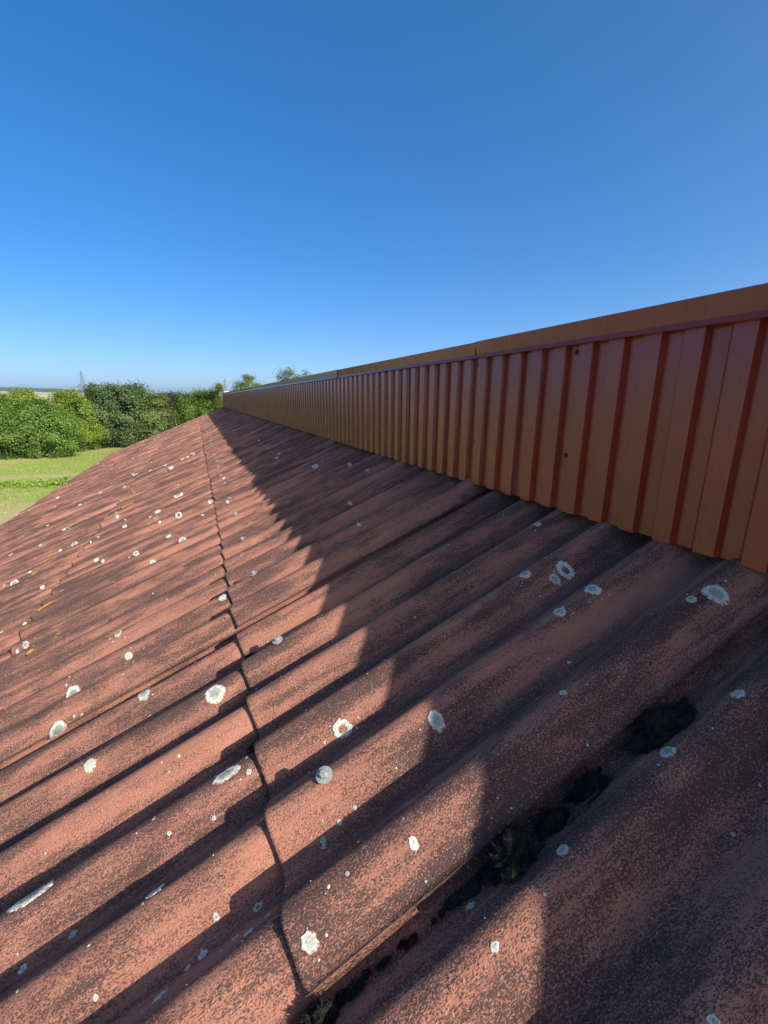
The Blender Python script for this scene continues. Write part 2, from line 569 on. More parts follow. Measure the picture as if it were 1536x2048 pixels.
def build_building_body():
    # other slope behind the clad ridge wall
    W2 = 0.50                                            # width of the raised ridge
    ph = np.arange(int(YBEG / PIT) * PIT, YEND, PIT / 6)
    vs, fs = [], []
    for sgn, s in ((0, -0.30), (1, EAVE_S)):
        for y in ph:
            z = crest_z((y - Y5) / PIT)
            vs.append((WX + W2 + s * CT, y, ZB - s * ST + z))
    n = len(ph)
    fs = [(i, i + 1, n + i + 1, n + i) for i in range(n - 1)]
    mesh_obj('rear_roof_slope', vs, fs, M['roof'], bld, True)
    # outer walls
    xl, xr = EX + 0.30, WX + W2 + EAVE_S * CT - 0.30
    y0, y1 = YBEG + 0.15, YEND - 0.20
    zt = EZ - 0.10
    MB().box((xl, y0, 0), (xl + 0.25, y1, zt)).build('side_wall', M['render'], bld)
    MB().box((xr - 0.25, y0, 0), (xr, y1, zt)).build('side_wall', M['render'], bld)
    xm = WX + W2 / 2
    for ya in (y0, y1 - 0.25):
        m = MB()
        pr = [(xl + 0.252, 0.0), (xr - 0.252, 0.0), (xr - 0.252, zt + 0.03), (xm, ZB - 0.16), (xl + 0.252, zt + 0.03)]
        m.extrude_y(pr, ya, ya + 0.25)
        m.build('gable_wall', M['render'], bld)
    # purlins and eaves board under the sheets
    for s in (0.95, 2.02, 3.25, 4.50):
        a = Vector((WX - s * CT, 0, ZB - s * ST)) - N_UP * 0.125
        m = MB().box((a.x - 0.03, y0 + 0.251, a.z - 0.03), (a.x + 0.03, y1 - 0.251, a.z + 0.03))
        m.build('purlin', M['pole'], bld)
build_building_body()

# ------------------------------------------------------------------ clad wall on the ridge
RP = 0.1025                                            # rib pitch
BAND0 = 0.5894                                         # middle of one rib flank as measured
Z_FL, Z_FA, Z_TOP = ZB + 0.508, ZB + 0.515, ZB + 0.562
wall = thing('cladding_wall', 'red brown ribbed metal wall standing on the roof ridge under a folded cap', 'wall', (WX, 8.0, ZB))
WALL_END = 20.35
RD, RW, CREST, RW2 = 0.0160, 0.0065, 0.046, 0.0130   # depth, steep flank, crest, shallow flank

def cladding():
    npan = 11
    # ribs: pan, flank rising towards us as it goes away, crest, hidden flank
    start = BAND0 - 0.008
    k0 = -32
    y = start + k0 * RP
    idx = 0
    while y < WALL_END - 0.02:
        cnt = npan
        prof = []
        a = y - 0.0375                                  # begin with a pan
        end = min(y + cnt * RP - 0.0375, WALL_END)
        yy = y
        pts = [(0.0, a)]
        while yy < end - 0.05:
            pts += [(0.0, yy), (RD, yy + RW), (RD, yy + RW + CREST), (0.0, yy + RW + CREST + RW2)]
            yy += RP
        pts.append((0.0, end))
        # slight overlap of the next panel, 1 mm proud alternately
        pr = 0.0012 if idx % 2 else 0.0
        vs, fs = [], []
        zlo = ZB + 0.003
        for z in (zlo, ZB + 0.17, ZB + 0.34, Z_FL + 0.03):
            for dx, py in pts:
                vs.append((WX - dx - pr, py, z))
        n = len(pts)
        for r in range(3):
            for i in range(n - 1):
                b = r * n + i
                fs.append((b, b + n, b + n + 1, b + 1))
        # back skin
        nv = len(vs)
        vs += [(x + 0.0009, yv, z) for x, yv, z in vs]
        fs += [tuple(i + nv for i in reversed(f)) for f in fs]
        for i in range(n - 1):
            fs.append((i, i + 1, nv + i + 1, nv + i))
        pan = mesh_obj('cladding_panel', vs, fs, M['paint'], wall)
        PANELS.append((a, end, pan))
        y += cnt * RP
        idx += 1
PANELS = []
cladding()

def panel_at(Y):
    for a, b, o in PANELS:
        if a <= Y <= b:
            return o
    return PANELS[-1][2]

def wall_screw_mesh():
    """hexagon head on a flat washer, axis along -X"""
    m = MB()
    def disc(x0, x1, r, n, rot=0.0, top=None):
        vs, fs = [], []
        for x, rr in ((x0, r), (x1, top if top else r)):
            for i in range(n):
                a = 2 * math.pi * i / n + rot
                vs.append((x, rr * math.cos(a), rr * math.sin(a)))
        fs = [(i, n + i, n + (i + 1) % n, (i + 1) % n) for i in range(n)] + [tuple(range(n, 2 * n))]
        m.add(vs, fs)
    disc(0.0, -0.0025, 0.0085, 14, 0, 0.0075)
    disc(-0.0025, -0.0075, 0.0052, 6, 0.3, 0.0048)
    me = bpy.data.meshes.new('screw')
    me.from_pydata(m.v, [], m.f)
    me.materials.append(M['screw'])
    return me
WS = wall_screw_mesh()
def wall_screws():
    ys, y, flip = [], 1.0695, True
    while y < WALL_END:
        ys.append(y)
        y += RP * (5 if flip else 6); flip = not flip
    y, flip = 1.0695, False
    while y > -2.2:
        y -= RP * (5 if flip else 6); flip = not flip
        if y < 0.35:
            ys.append(y)
    for y in ys:
        for z in (CZ + 0.140, CZ - 0.170):
            o = bpy.data.objects.new('screw', WS)
            col.objects.link(o)
            o.location = (WX - 0.0014, y + random.uniform(-0.003, 0.003), z + random.uniform(-0.003, 0.003))
            o.rotation_euler = (random.uniform(0, 1), 0, 0)
            attach(o, panel_at(y))
wall_screws()

def capping():
    joints = [-3.2, -1.35, 1.511, 3.466, 7.20, 9.3, 11.4, 13.45, 15.5, 17.5, WALL_END + 0.02]
    W2 = 0.50
    t = 0.0012
    for i in range(len(joints) - 1):
        y0, y1 = joints[i] - (0.012 if i else 0), joints[i + 1] + 0.05
        up = 0.0018 * (i % 2)                                      # lapped pieces sit a little proud
        jx = 0.0016 * (i % 2) + random.uniform(0, 0.0004)
        # the fascia of each piece leans in or out a little
        lean = {0: 0.006, 1: 0.006, 2: 0.0065, 3: 0.0035}.get(i, random.uniform(0.003, 0.009))
        xt, xb = -0.034 - jx, -0.034 - jx + lean
        near = [(xb + 0.013, Z_FA - 0.0125), (xb - 0.003, Z_FA - 0.0135), (xb - 0.0050, Z_FA - 0.0125), (xb - 0.0012, Z_FA - 0.001), (xb, Z_FA + 0.001), (xt, Z_TOP + up)]
        far = [(W2 - x, z) for x, z in reversed(near)]
        outer = near + [(W2 / 2, Z_TOP + 0.035 + up)] + far
        inner = [(W2 - xb - 0.013, Z_FA - 0.0113), (W2 - xb - t, Z_FA - 0.0113), (W2 - xt - t, Z_TOP + up - t), (W2 / 2, Z_TOP + 0.035 + up - t),
                 (xt + t, Z_TOP + up - t), (xb + t, Z_FA - 0.0113), (xb + 0.013, Z_FA - 0.0113)]
        m = MB().extrude_y([(WX + x, z) for x, z in outer + inner], y0, y1 if i < len(joints) - 2 else joints[-1])
        m.build('ridge_cap', M['cap'], wall)
    # hidden side of the raised ridge and its two ends
    MB().box((WX + W2 - 0.01, -2.74, ZB - 0.1), (WX + W2, WALL_END, Z_FL)).build('rear_panel', M['paint'], wall)
    MB().box((WX - 0.006, WALL_END + 0.003, ZB - 0.1), (WX + W2, WALL_END + 0.03, Z_FA - 0.004)).build('end_panel', M['paint'], wall)
capping()

# ------------------------------------------------------------------ roof screws with domed washers
def roof_screw_meshes():
    def lathe(prof, n, mat, name):
        vs, fs = [], []
        for r, z in prof:
            for i in range(n):
                a = 2 * math.pi * i / n
                vs.append((r * math.cos(a), r * math.sin(a), z))
        for k in range(len(prof) - 1):
            for i in range(n):
                j = (i + 1) % n
                fs.append((k * n + i, k * n + j, (k + 1) * n + j, (k + 1) * n + i))
        fs.append(tuple(range((len(prof) - 1) * n, len(prof) * n)))
        return vs, fs
    m = MB()
    m.add(*lathe([(0.006, 0.0), (0.006, 0.006)], 8, None, ''))
    m.add(*lathe([(0.0155, 0.0045), (0.0162, 0.0052), (0.0160, 0.0062), (0.0105, 0.0072), (0.0068, 0.0074)], 20, None, ''))
    m.add(*lathe([(0.0078, 0.0070), (0.0078, 0.0140), (0.0064, 0.0150)], 6, None, ''))
    me = bpy.data.meshes.new('roof_screw')
    me.from_pydata(m.v, [], m.f)
    me.materials.append(M['zinc'])
    return me
RS = roof_screw_meshes()
def roof_screws():
    for k in list(range(-23, 114)):
        if k % 6 not in (1, 4):
            continue
        Y = Y5 + (k - 5) * PIT + random.uniform(-0.006, 0.004) - SK * 0.968 + SK0
        if Y > YEND - 0.1 or Y < YBEG + 0.1:
            continue
        s = 0.968 + random.uniform(-0.008, 0.008)
        o = bpy.data.objects.new('roof_screw', RS)
        col.objects.link(o)
        o.location = roof_pt(s, Y, -0.0005)
        o.rotation_euler = (random.uniform(-0.15, 0.05), -TH + random.uniform(-0.12, 0.12), random.uniform(0, 1))
        attach(o, sheet_at(s, Y))
roof_screws()

# ------------------------------------------------------------------ lichen crusts
LICHEN = [(0.903, 0.801, 0.0211, 1), (0.73, 0.655, 0.018, 0), (1.18, 1.181, 0.0282, 0), (1.398, 1.371, 0.0261, 0), (1.685, 1.653, 0.0333, 2), (1.688, 1.467, 0.0345, 2), (1.519, 1.173, 0.0176, 3), (1.159, 0.851, 0.0230, 2), (1.554, 0.849, 0.0270, 2), (0.873, 0.478, 0.0086, 3), (1.06, 0.46, 0.0121, 4), (0.211, 0.839, 0.0241, 1), (0.253, 0.834, 0.0146, 0), (0.119, 0.514, 0.0247, 0), (0.167, 0.531, 0.0113, 0), (0.254, 0.703, 0.02, 0), (0.359, 0.699, 0.016, 0), (0.307, 0.88, 0.0175, 0), (0.467, 0.365, 0.0133, 0), (0.303, 0.363, 0.0115, 4), (0.695, 0.353, 0.0098, 0), (0.842, 0.389, 0.0071, 4), (0.84, 0.32, 0.0063, 4), (0.939, 0.617, 0.0041, 3), (0.973, 0.612, 0.0049, 3), (1.01, 0.604, 0.0057, 4), (1.012, 0.595, 0.0048, 4), (0.426, 0.616, 0.0048, 4), (0.515, 0.529, 0.0074, 4), (1.114, 0.83, 0.0059, 4), (1.547, 1.896, 0.0202, 2), (1.488, 1.686, 0.0165, 3), (1.115, 1.731, 0.0218, 3), (2.665, 3.95, 0.0417, 2), (2.316, 3.445, 0.0203, 3), (2.359, 4.504, 0.0377, 2), (1.324, 2.928, 0.0267, 2), (1.632, 3.105, 0.0226, 2), (1.856, 4.169, 0.0233, 2), (1.576, 4.175, 0.0303, 3), (1.555, 3.852, 0.024, 3), (1.406, 4.554, 0.0618, 2), (1.368, 3.643, 0.0346, 1), (1.494, 2.744, 0.0203, 4), (1.953, 3.45, 0.0192, 3), (1.872, 3.288, 0.0167, 3), (0.416, 4.225, 0.0211, 4), (0.466, 4.051, 0.027, 4), (0.328, 3.16, 0.0274, 0), (0.172, 2.794, 0.0183, 0), (0.167, 2.462, 0.0134, 0), (0.421, 2.079, 0.0114, 4), (0.494, 1.734, 0.0097, 4), (0.991, 3.313, 0.0163, 3), (0.959, 4.211, 0.0204, 3), (2.108, 2.37, 0.0094, 3), (2.069, 2.382, 0.019, 2), (2.191, 2.737, 0.0135, 3), (1.439, 7.373, 0.038, 3), (1.359, 7.385, 0.0343, 3), (1.718, 7.547, 0.0346, 3), (1.585, 6.839, 0.0421, 3), (1.303, 7.732, 0.036, 3), (2.246, 8.052, 0.0483, 3), (1.966, 7.723, 0.0351, 3), (2.332, 8.423, 0.0336, 3), (1.237, 0.572, 0.0095, 4), (1.294, 0.545, 0.0103, 4), (1.261, 0.569, 0.0055, 4), (1.144, 0.587, 0.0083, 1), (1.151, 0.537, 0.0084, 4), (1.121, 0.547, 0.0055, 4), (1.178, 0.554, 0.0063, 4), (1.482, 0.759, 0.0073, 4), (1.566, 0.755, 0.0079, 4), (1.304, 0.699, 0.0159, 4), (1.403, 0.611, 0.0043, 3), (1.211, 0.61, 0.0058, 4), (0.687, 0.154, 0.0065, 4), (0.104, 1.061, 0.0127, 4), (0.487, 0.261, 0.0031, 4), (1.14, 0.743, 0.0049, 4), (1.206, 0.797, 0.0041, 4), (1.291, 0.812, 0.004, 4), (1.316, 0.852, 0.0046, 4), (0.979, 0.494, 0.0034, 4), (-0.066, 1.412, 0.009, 4), (2.14, 4.151, 0.0186, 3), (2.612, 4.129, 0.016, 3), (2.477, 4.498, 0.0176, 3), (1.989, 4.693, 0.0213, 3), (2.899, 7.144, 0.0313, 3), (2.712, 5.578, 0.0325, 3), (3.127, 6.446, 0.0216, 3), (1.123, 3.643, 0.0176, 3), (2.257, 6.983, 0.0279, 3), (1.511, 3.651, 0.0152, 3), (2.731, 7.688, 0.0378, 3), (3.949, 9.949, 0.038, 3)]

ELONG = {(1.554, 0.849): 1.75, (1.159, 0.851): 1.5}
def lichen_geo(s, Y, r, kind, seed, nseg=40):
    """irregular disc lying on the corrugated surface; kind 1 is a ring with a bare middle"""
    rr = random.Random(seed)
    ph = [rr.uniform(0, 6.28) for _ in range(6)]
    am = [rr.uniform(0.008, 0.042) for _ in range(6)]
    if kind == 4:
        am = [a * 1.9 for a in am]
    el = ELONG.get((s, Y), rr.uniform(0.9, 1.12))
    rings = [0.36, 0.5, 0.68, 0.86, 0.97, 1.0] if kind == 1 else [0.0, 0.3, 0.55, 0.8, 0.95, 1.0]
    if nseg < 16:
        rings = [0.0, 0.6, 1.0]
    c = course_of(s)
    kk = math.floor((sq(s, Y) - SEAM0) / SHW)
    vs, fs, uv = [], [], []
    hgt = 0.0016 if r > 0.008 else 0.001
    for ri, q in enumerate(rings):
        for i in range(nseg):
            a = 2 * math.pi * i / nseg
            e = 1.0 + sum(am[j] * math.sin((j + 2) * a + ph[j]) for j in range(6)) + rr.uniform(-0.06, 0.06)
            if kind == 1 and ri == 0:
                e *= rr.uniform(0.75, 1.25)
            rad = r * q * (e if q > 0.3 else 1.0)
            ds, dy = rad * math.cos(a) * el, rad * math.sin(a) / el
            yv = Y + dy
            sv = min(s + ds, LAPS[c + 1] - 0.002)
            n = float(crest_z((sq(sv, yv) - Y5) / PIT))
            fy = 1.0 - ((sq(sv, yv) - SEAM0) / SHW - kk)
            s0, s1 = LAPS[c] - OVER, LAPS[c + 1]
            n += RAISE * (sv - s0) / (s1 - s0) + SIDE * fy - SINK + LIFTED.get((c, kk), 0.0)
            edge = ri == len(rings) - 1 or (kind == 1 and ri == 0)
            lift = -0.0006 if edge else hgt + rr.uniform(-0.0004, 0.0004)
            vs.append(Vector((WX - sv * CT, yv, ZB - sv * ST)) + N_UP * (n + lift))
            uv.append((q, {0: 0.75, 1: 0.3, 2: 1.0, 3: 0.1, 4: 0.4}[kind]))
    for ri in range(len(rings) - 1):
        for i in range(nseg):
            j = (i + 1) % nseg
            fs.append((ri * nseg + i, (ri + 1) * nseg + i, (ri + 1) * nseg + j, ri * nseg + j))
    return vs, fs, uv

def build_lichen():
    for i, (s, Y, r, kind) in enumerate(LICHEN):
        if s < 0.02:
            continue
        vs, fs, uv = lichen_geo(s, Y, r * (0.92 if Y < 1.3 else 0.80), kind, 100 + i)
        mesh_obj('lichen_patch', vs, fs, M['lichen'], sheet_at(s, Y), True, uvs=uv, uvname='radial')
    # many more small flecks, too small to pick apart
    rr = random.Random(5)
    V, F, U = [], [], []
    def put(s, Y, r, kind, seed):
        vs, fs, uv = lichen_geo(s, Y, r, kind, seed, 9)
        b = len(V)
        V.extend(vs); U.extend(uv); F.extend(tuple(x + b for x in f) for f in fs)
    for i in range(900):
        s = rr.uniform(0.05, 4.6) if rr.random() < 0.75 else rr.uniform(1.1, 3.5)
        Y = 0.1 + 20.2 * rr.random() ** 1.15
        if s < 0.9 and rr.random() < 0.6:
            continue
        r = (0.003 + 0.013 * rr.random() ** 2.4) * (1.0 + 0.10 * Y * rr.random())
        if Y < 2.2:
            r = 0.0012 + 0.0032 * rr.random() ** 2
        put(s, Y, r, rr.choice((3, 4, 4, 2)), 3000 + i)
    for i in range(420):                                  # pin-head specks close by
        put(rr.uniform(0.1, 2.0), rr.uniform(0.1, 2.2), 0.0008 + 0.0020 * rr.random() ** 2, 3, 9000 + i)
    for i, (s, Y, r, kind) in enumerate(LICHEN):          # young growth around the old discs
        if s < 0.05 or r < 0.008:
            continue
        for j in range(rr.randrange(1, 6)):
            a = rr.uniform(0, 6.283); q = r * rr.uniform(1.15, 2.4)
            put(s + q * math.cos(a), Y + q * math.sin(a) * 0.8, r * rr.uniform(0.05, 0.2), 4, 20000 + i * 10 + j)
    o = mesh_obj('lichen_flecks', V, F, M['lichen'], bld, True, uvs=U, uvname='radial')
    o['kind'] = 'stuff'
build_lichen()

# ------------------------------------------------------------------ moss
def moss_geo(c, rs, ry, rn, seed, ntuft, spike):
    """lumpy cushion bristling with short tufts"""
    rr = random.Random(seed)
    V, F = [], []
    nu, nv = 24, 11
    def surf(u, v):
        d = Vector((math.cos(u) * math.cos(v), math.sin(u) * math.cos(v), math.sin(v)))
        k = 1.0 + 0.55 * mnoise.noise(d * 1.6 + Vector((seed * 3.7, 0, 0))) + 0.38 * mnoise.noise(d * 4.2 + Vector((0, seed * 2.3, 0)))
        off = A_UP * (d.x * rs * k) + Vector((0, d.y * ry * k, 0)) + N_UP * (d.z * rn * k)
        return c + off, d
    for j in range(nv):
        v = -0.5 + 2.0 * j / (nv - 1)
        for i in range(nu):
            V.append(surf(2 * math.pi * i / nu, min(v, 1.5))[0])
    for j in range(nv - 1):
        for i in range(nu):
            a, b = j * nu + i, j * nu + (i + 1) % nu
            F.append((a, b, b + nu, a + nu))
    F.append(tuple(range((nv - 1) * nu, nv * nu)))
    for _ in range(ntuft):
        p, d = surf(rr.uniform(0, 6.283), math.asin(rr.uniform(-0.15, 1.0)))
        dirn = (A_UP * d.x + Vector((0, d.y, 0)) + N_UP * (d.z + 0.4)).normalized()
        dirn = (dirn + Vector((rr.uniform(-.6, .6), rr.uniform(-.6, .6), rr.uniform(-.3, .6)))).normalized()
        L = spike * rr.uniform(0.5, 1.4)
        w = dirn.orthogonal().normalized() * (L * 0.22)
        w = Quaternion(dirn, rr.uniform(0, 6.28)) @ w
        b = len(V)
        w2 = dirn.cross(w)
        V += [p + w, p - w * 0.5 + w2 * 0.8, p - w * 0.5 - w2 * 0.8, p + dirn * L]
        F += [(b, b + 1, b + 3), (b + 1, b + 2, b + 3), (b + 2, b, b + 3)]
    return V, F

def moss_clump(s, Y, rs, ry, rn, label, seed, n=520, spike=0.004, bury=-0.05):
    Y = Y - SK * s + SK0
    c = roof_pt(s, Y) - N_UP * (rn * bury)
    V, F = moss_geo(Vector((0, 0, 0)), rs, ry, rn, seed, n, spike)
    o = mesh_obj('moss_clump', V, F, M['moss'], None, False, loc=c)
    tag(o, label, 'moss', 'black moss clumps in the sheet joints')

YS = SEAM0 - 0.012                                       # just on the near side of the nearest side lap
moss_clump(0.425, YS - 0.018, 0.056, 0.031, 0.030, 'largest long black moss cushion in the shaded joint nearest the wall', 1, 2600, 0.0042)
moss_clump(0.588, YS - 0.008, 0.026, 0.019, 0.021, 'small black moss tuft in the shaded joint just below the largest cushion', 2, 1300)
moss_clump(0.672, YS - 0.010, 0.027, 0.020, 0.022, 'black moss tuft in the joint between a small tuft and the rounded cushion', 3, 1300)
moss_clump(0.757, YS - 0.020, 0.040, 0.035, 0.033, 'rounded black moss cushion where the joint meets the shadow edge', 4, 2600, 0.0042)
moss_clump(1.082, YS - 0.008, 0.024, 0.018, 0.022, 'dark moss lump at the sheet corner near the bottom of the picture', 5, 1200)
moss_clump(1.112, YS - 0.016, 0.026, 0.018, 0.016, 'ragged dark moss lump lying lowest, cut by the bottom edge', 6, 1200)
moss_clump(1.092, 0.905, 0.014, 0.012, 0.013, 'small dark moss tuft at the lap edge left of the white ring lichen', 7, 260, 0.004)
moss_clump(1.072, 1.327, 0.020, 0.011, 0.010, 'small brown moss tuft in a trough at the lap edge below a screw', 8, 260, 0.004)

def seam_moss():
    """crumbs of moss and dirt scattered along the open joints"""
    rr = random.Random(11)
    V, F = [], []
    def crumb(s, Y, r, dn):
        c = roof_pt(s, min(Y, SEAM0 + SHW * round((Y - SEAM0) / SHW) - 0.002) - SK * s + SK0) + N_UP * dn
        c.y += 0.010
        v, f = moss_geo(c, r * rr.uniform(1.0, 2.0), r * rr.uniform(0.6, 1.0), r * 0.8, rr.randrange(1000), int(30 + r * 4000), 0.0035)
        b = len(V)
        V.extend(v); F.extend(tuple(x + b for x in q) for q in f)
    for s in np.arange(0.80, 1.08, 0.014):
        if rr.random() < 0.85:
            crumb(s + rr.uniform(-.005, .005), YS - 0.006 + rr.uniform(-0.006, 0.004), rr.uniform(0.003, 0.010), 0.0)
    for s in np.arange(0.20, 0.80, 0.035):
        if rr.random() < 0.22:
            crumb(s, YS + rr.uniform(-0.004, 0.003), rr.uniform(0.003, 0.007), -0.001)
    for n in (1, 2, 3):
        ys = SEAM0 + n * SHW - 0.012
        for s in np.arange(0.30, 2.1, 0.03 * n):
            if rr.random() < 0.55:
                crumb(s, ys + rr.uniform(-0.004, 0.003), rr.uniform(0.003, 0.008), -0.001)
    o = mesh_obj('joint_moss', V, F, M['moss'], bld)
    o['kind'] = 'stuff'
seam_moss()

# ------------------------------------------------------------------ fallen leaves and a twig
def fallen_leaf(s, Y, L, w, ang, curl, label, mat, seed, lift=0.004):
    rr = random.Random(seed)
    nl, nw = 10, 4
    vs, fs = [], []
    for i in range(nl + 1):
        t = i / nl
        wid = w * math.sin(math.pi * min(1, t * 0.97 + 0.03)) ** 0.75
        for j in range(nw + 1):
            q = (j / nw - 0.5) * 2
            x = (t - 0.5) * L
            y = q * wid * 0.5 + 0.22 * L * math.sin(t * 3.1)
            z = curl * (q * q) * w * 0.8 + curl * L * 0.25 * (t - 0.5) ** 2 * 2 + 0.0015 * mnoise.noise(Vector((x * 90, y * 90, seed)))
            p = Vector((x * math.cos(ang) - y * math.sin(ang), x * math.sin(ang) + y * math.cos(ang), z))
            vs.append(A_UP * p.x + Vector((0, p.y, 0)) + N_UP * p.z)
    for i in range(nl):
        for j in range(nw):
            a = i * (nw + 1) + j
            fs.append((a, a + 1, a + nw + 2, a + nw + 1))
    nv = len(vs)
    vs += [v - N_UP * 0.0006 for v in vs]
    fs += [tuple(x + nv for x in reversed(f)) for f in fs]
    o = mesh_obj('fallen_leaf', vs, fs, mat, None, True, loc=roof_pt(s, Y, lift))
    tag(o, label, 'leaf', 'withered leaves on the roof')
fallen_leaf(1.935, 2.210, 0.125, 0.034, 0.25, 0.28, 'large curled yellow leaf lying lowest on the left of the roof', M['deadleaf'], 1)
fallen_leaf(2.063, 2.750, 0.085, 0.032, 0.5, 0.28, 'smaller yellow leaf just above the large curled one', M['deadleaf'], 2)
fallen_leaf(1.938, 5.045, 0.115, 0.060, 0.2, 0.3, 'orange leaf lying flat higher up the roof, left of centre', M['deadleaf'], 3)
fallen_leaf(2.470, 4.158, 0.075, 0.030, 0.2, 0.4, 'little yellow leaf near the left edge of the roof', M['deadleaf'], 4)
fallen_leaf(2.456, 3.815, 0.050, 0.028, 0.9, 0.4, 'tiny orange leaf below the little yellow leaf at the left edge', M['deadleaf'], 5)
fallen_leaf(1.252, 2.406, 0.080, 0.040, 0.3, 0.15, 'dark brown leaf lying flat near the lap of two sheets', M['brownleaf'], 6)

def twig():
    m = MB()
    p = roof_pt(0.660, YS - 0.044, 0.004)
    q = roof_pt(0.585, YS - 0.034, 0.006)
    mid = (p + q) / 2 + N_UP * 0.004
    m.bar(p, mid, 0.0022, 0.0026).bar(mid, q, 0.0026, 0.0016)
    o = m.build('twig', M['twig'])
    tag(o, 'short dark twig beside the moss in the shaded joint', 'twig')
twig()

# ------------------------------------------------------------------ trees
LEAF = {
    'mid': mat_leaf('leaf_mid_green', (0.074, 0.150, 0.020), (0.227, 0.346, 0.050)),
    'yellow': mat_leaf('leaf_yellow_green', (0.159, 0.242, 0.015), (0.432, 0.480, 0.040)),
    'yellowish': mat_leaf('leaf_light_green', (0.125, 0.208, 0.015), (0.330, 0.415, 0.040)),
    'dark': mat_leaf('leaf_dark_green', (0.046, 0.090, 0.022), (0.227, 0.300, 0.094)),
    'olive': mat_leaf('leaf_olive', (0.086, 0.133, 0.025), (0.284, 0.323, 0.088)),
    'purple': mat_leaf('leaf_purple_brown', (0.051, 0.051, 0.025), (0.142, 0.127, 0.059)),
    'fresh': mat_leaf('leaf_fresh_green', (0.086, 0.167, 0.020), (0.262, 0.380, 0.050)),
    'conifer': mat_leaf('leaf_golden_conifer', (0.182, 0.208, 0.020), (0.363, 0.357, 0.050)),
}
UPZ = Vector((0, 0, 1))

def leaf_cloud(pts, nrm, size, rg, tint):
    """one folded pointed leaf at each point; arrays in, (verts, faces, uv) out"""
    n = len(pts)
    d = nrm + rg.normal(0, 0.65, (n, 3))
    d /= np.linalg.norm(d, axis=1)[:, None]
    t = rg.normal(0, 1, (n, 3)); t[:, 2] -= 0.5
    t -= (t * d).sum(1)[:, None] * d
    t /= np.linalg.norm(t, axis=1)[:, None]
    b = np.cross(d, t)
    L = size * rg.uniform(0.6, 1.35, n)[:, None]
    W = L * rg.uniform(0.28, 0.42, n)[:, None]
    v = np.stack([pts - t * L * 0.5, pts + b * W + d * W * 0.35, pts + t * L * 0.5, pts - b * W + d * W * 0.35], 1).reshape(-1, 3)
    i = np.arange(n) * 4
    f = np.concatenate([np.stack([i, i + 1, i + 2], 1), np.stack([i, i + 2, i + 3], 1)])
    uv = np.repeat(np.stack([tint, tint], 1), 4, axis=0)
    return v, f, uv

def np_mesh(name, v, f, uv, mat, parent=None, loc=None):
    me = bpy.data.meshes.new(name)
    me.vertices.add(len(v)); me.vertices.foreach_set('co', np.ascontiguousarray(v, dtype=np.float32).ravel())
    me.loops.add(f.size); me.loops.foreach_set('vertex_index', np.ascontiguousarray(f, dtype=np.int32).ravel())
    me.polygons.add(len(f)); me.polygons.foreach_set('loop_start', np.arange(0, f.size, 3, dtype=np.int32))
    me.update(calc_edges=True)
    if uv is not None:
        lay = me.uv_layers.new(name='tint')
        lay.data.foreach_set('uv', np.ascontiguousarray(uv[f.ravel()], dtype=np.float32).ravel())
    me.materials.append(mat)
    o = bpy.data.objects.new(name, me)
    col.objects.link(o)
    if loc is not None:
        o.location = loc
    if parent is not None:
        attach(o, parent)
    return o

def tree(name, label, az, dist, rad, top, leaf, seed, low=0.1, nclump=120, per=200, size=0.135, shape='bush', group='trees in the boundary row', loose=1.0):
    rg = np.random.default_rng(seed)
    x, y = dist * math.sin(R(az)), dist * math.cos(R(az))
    root = thing(name, label, 'tree', (x, y, 0.0), group)
    # trunk and limbs
    m = MB()
    tr = 0.07 + 0.035 * rad
    knots = [Vector((x, y, -0.1))]
    for k in range(1, 5):
        knots.append(Vector((x + rg.normal(0, 0.10 * k), y + rg.normal(0, 0.10 * k), top * 0.72 * k / 4)))
    for k in range(4):
        m.bar(knots[k], knots[k + 1], tr * (1 - 0.2 * k), tr * (0.8 - 0.2 * k), 7)
    cents = []
    hgt = top - low
    for c in range(nclump):
        h = rg.random() ** 0.85
        if shape == 'bush':
            prof = (1 - abs(2 * h - 0.85) ** 2.6 * 0.62) if h < 0.95 else 0.45
        elif shape == 'round':
            prof = math.sqrt(max(0.05, 1 - (2 * h - 1) ** 2))
        else:
            prof = (1 - h) * 0.9 + 0.12
        a = rg.uniform(0, 2 * math.pi)
        rr = rad * prof * (rg.random() ** 0.35)
        rr *= 1 + 0.22 * math.sin(3 * a + seed) * rg.random()
        cents.append((x + rr * math.cos(a), y + rr * math.sin(a), low + hgt * h * (0.97 + 0.03 * math.sin(5 * a))))
    cents = np.array(cents)
    for c in cents[::6]:
        k = int(np.clip(c[2] / (top * 0.72) * 4 - 0.7, 0, 3))
        m.bar(knots[k].lerp(knots[k + 1], 0.5), Vector(c), tr * 0.32, 0.012, 4)
    m.build('trunk', M['bark'], root)
    P, N, T = [], [], []
    axis = np.array([x, y, low + hgt * 0.45])
    for c in cents:
        n = int(per * rg.uniform(0.6, 1.4))
        sg = (0.20 + 0.10 * rad * 0.5) * rg.uniform(0.7, 1.25) * loose
        q = c + rg.normal(0, 1, (n, 3)) * sg * np.array([1, 1, 0.72])
        q[:, 2] = np.maximum(q[:, 2], 0.05)
        out = q - axis
        out /= np.linalg.norm(out, axis=1)[:, None] + 1e-6
        out[:, 2] += 0.55
        P.append(q); N.append(out)
        T.append(np.clip(rg.normal(0.45, 0.22, n) + rg.normal(0, 0.16), 0, 1))
    P, N, T = np.concatenate(P), np.concatenate(N), np.concatenate(T)
    v, f, uv = leaf_cloud(P, N, size, rg, T)
    np_mesh('crown', v, f, uv, LEAF[leaf], root)
    return root

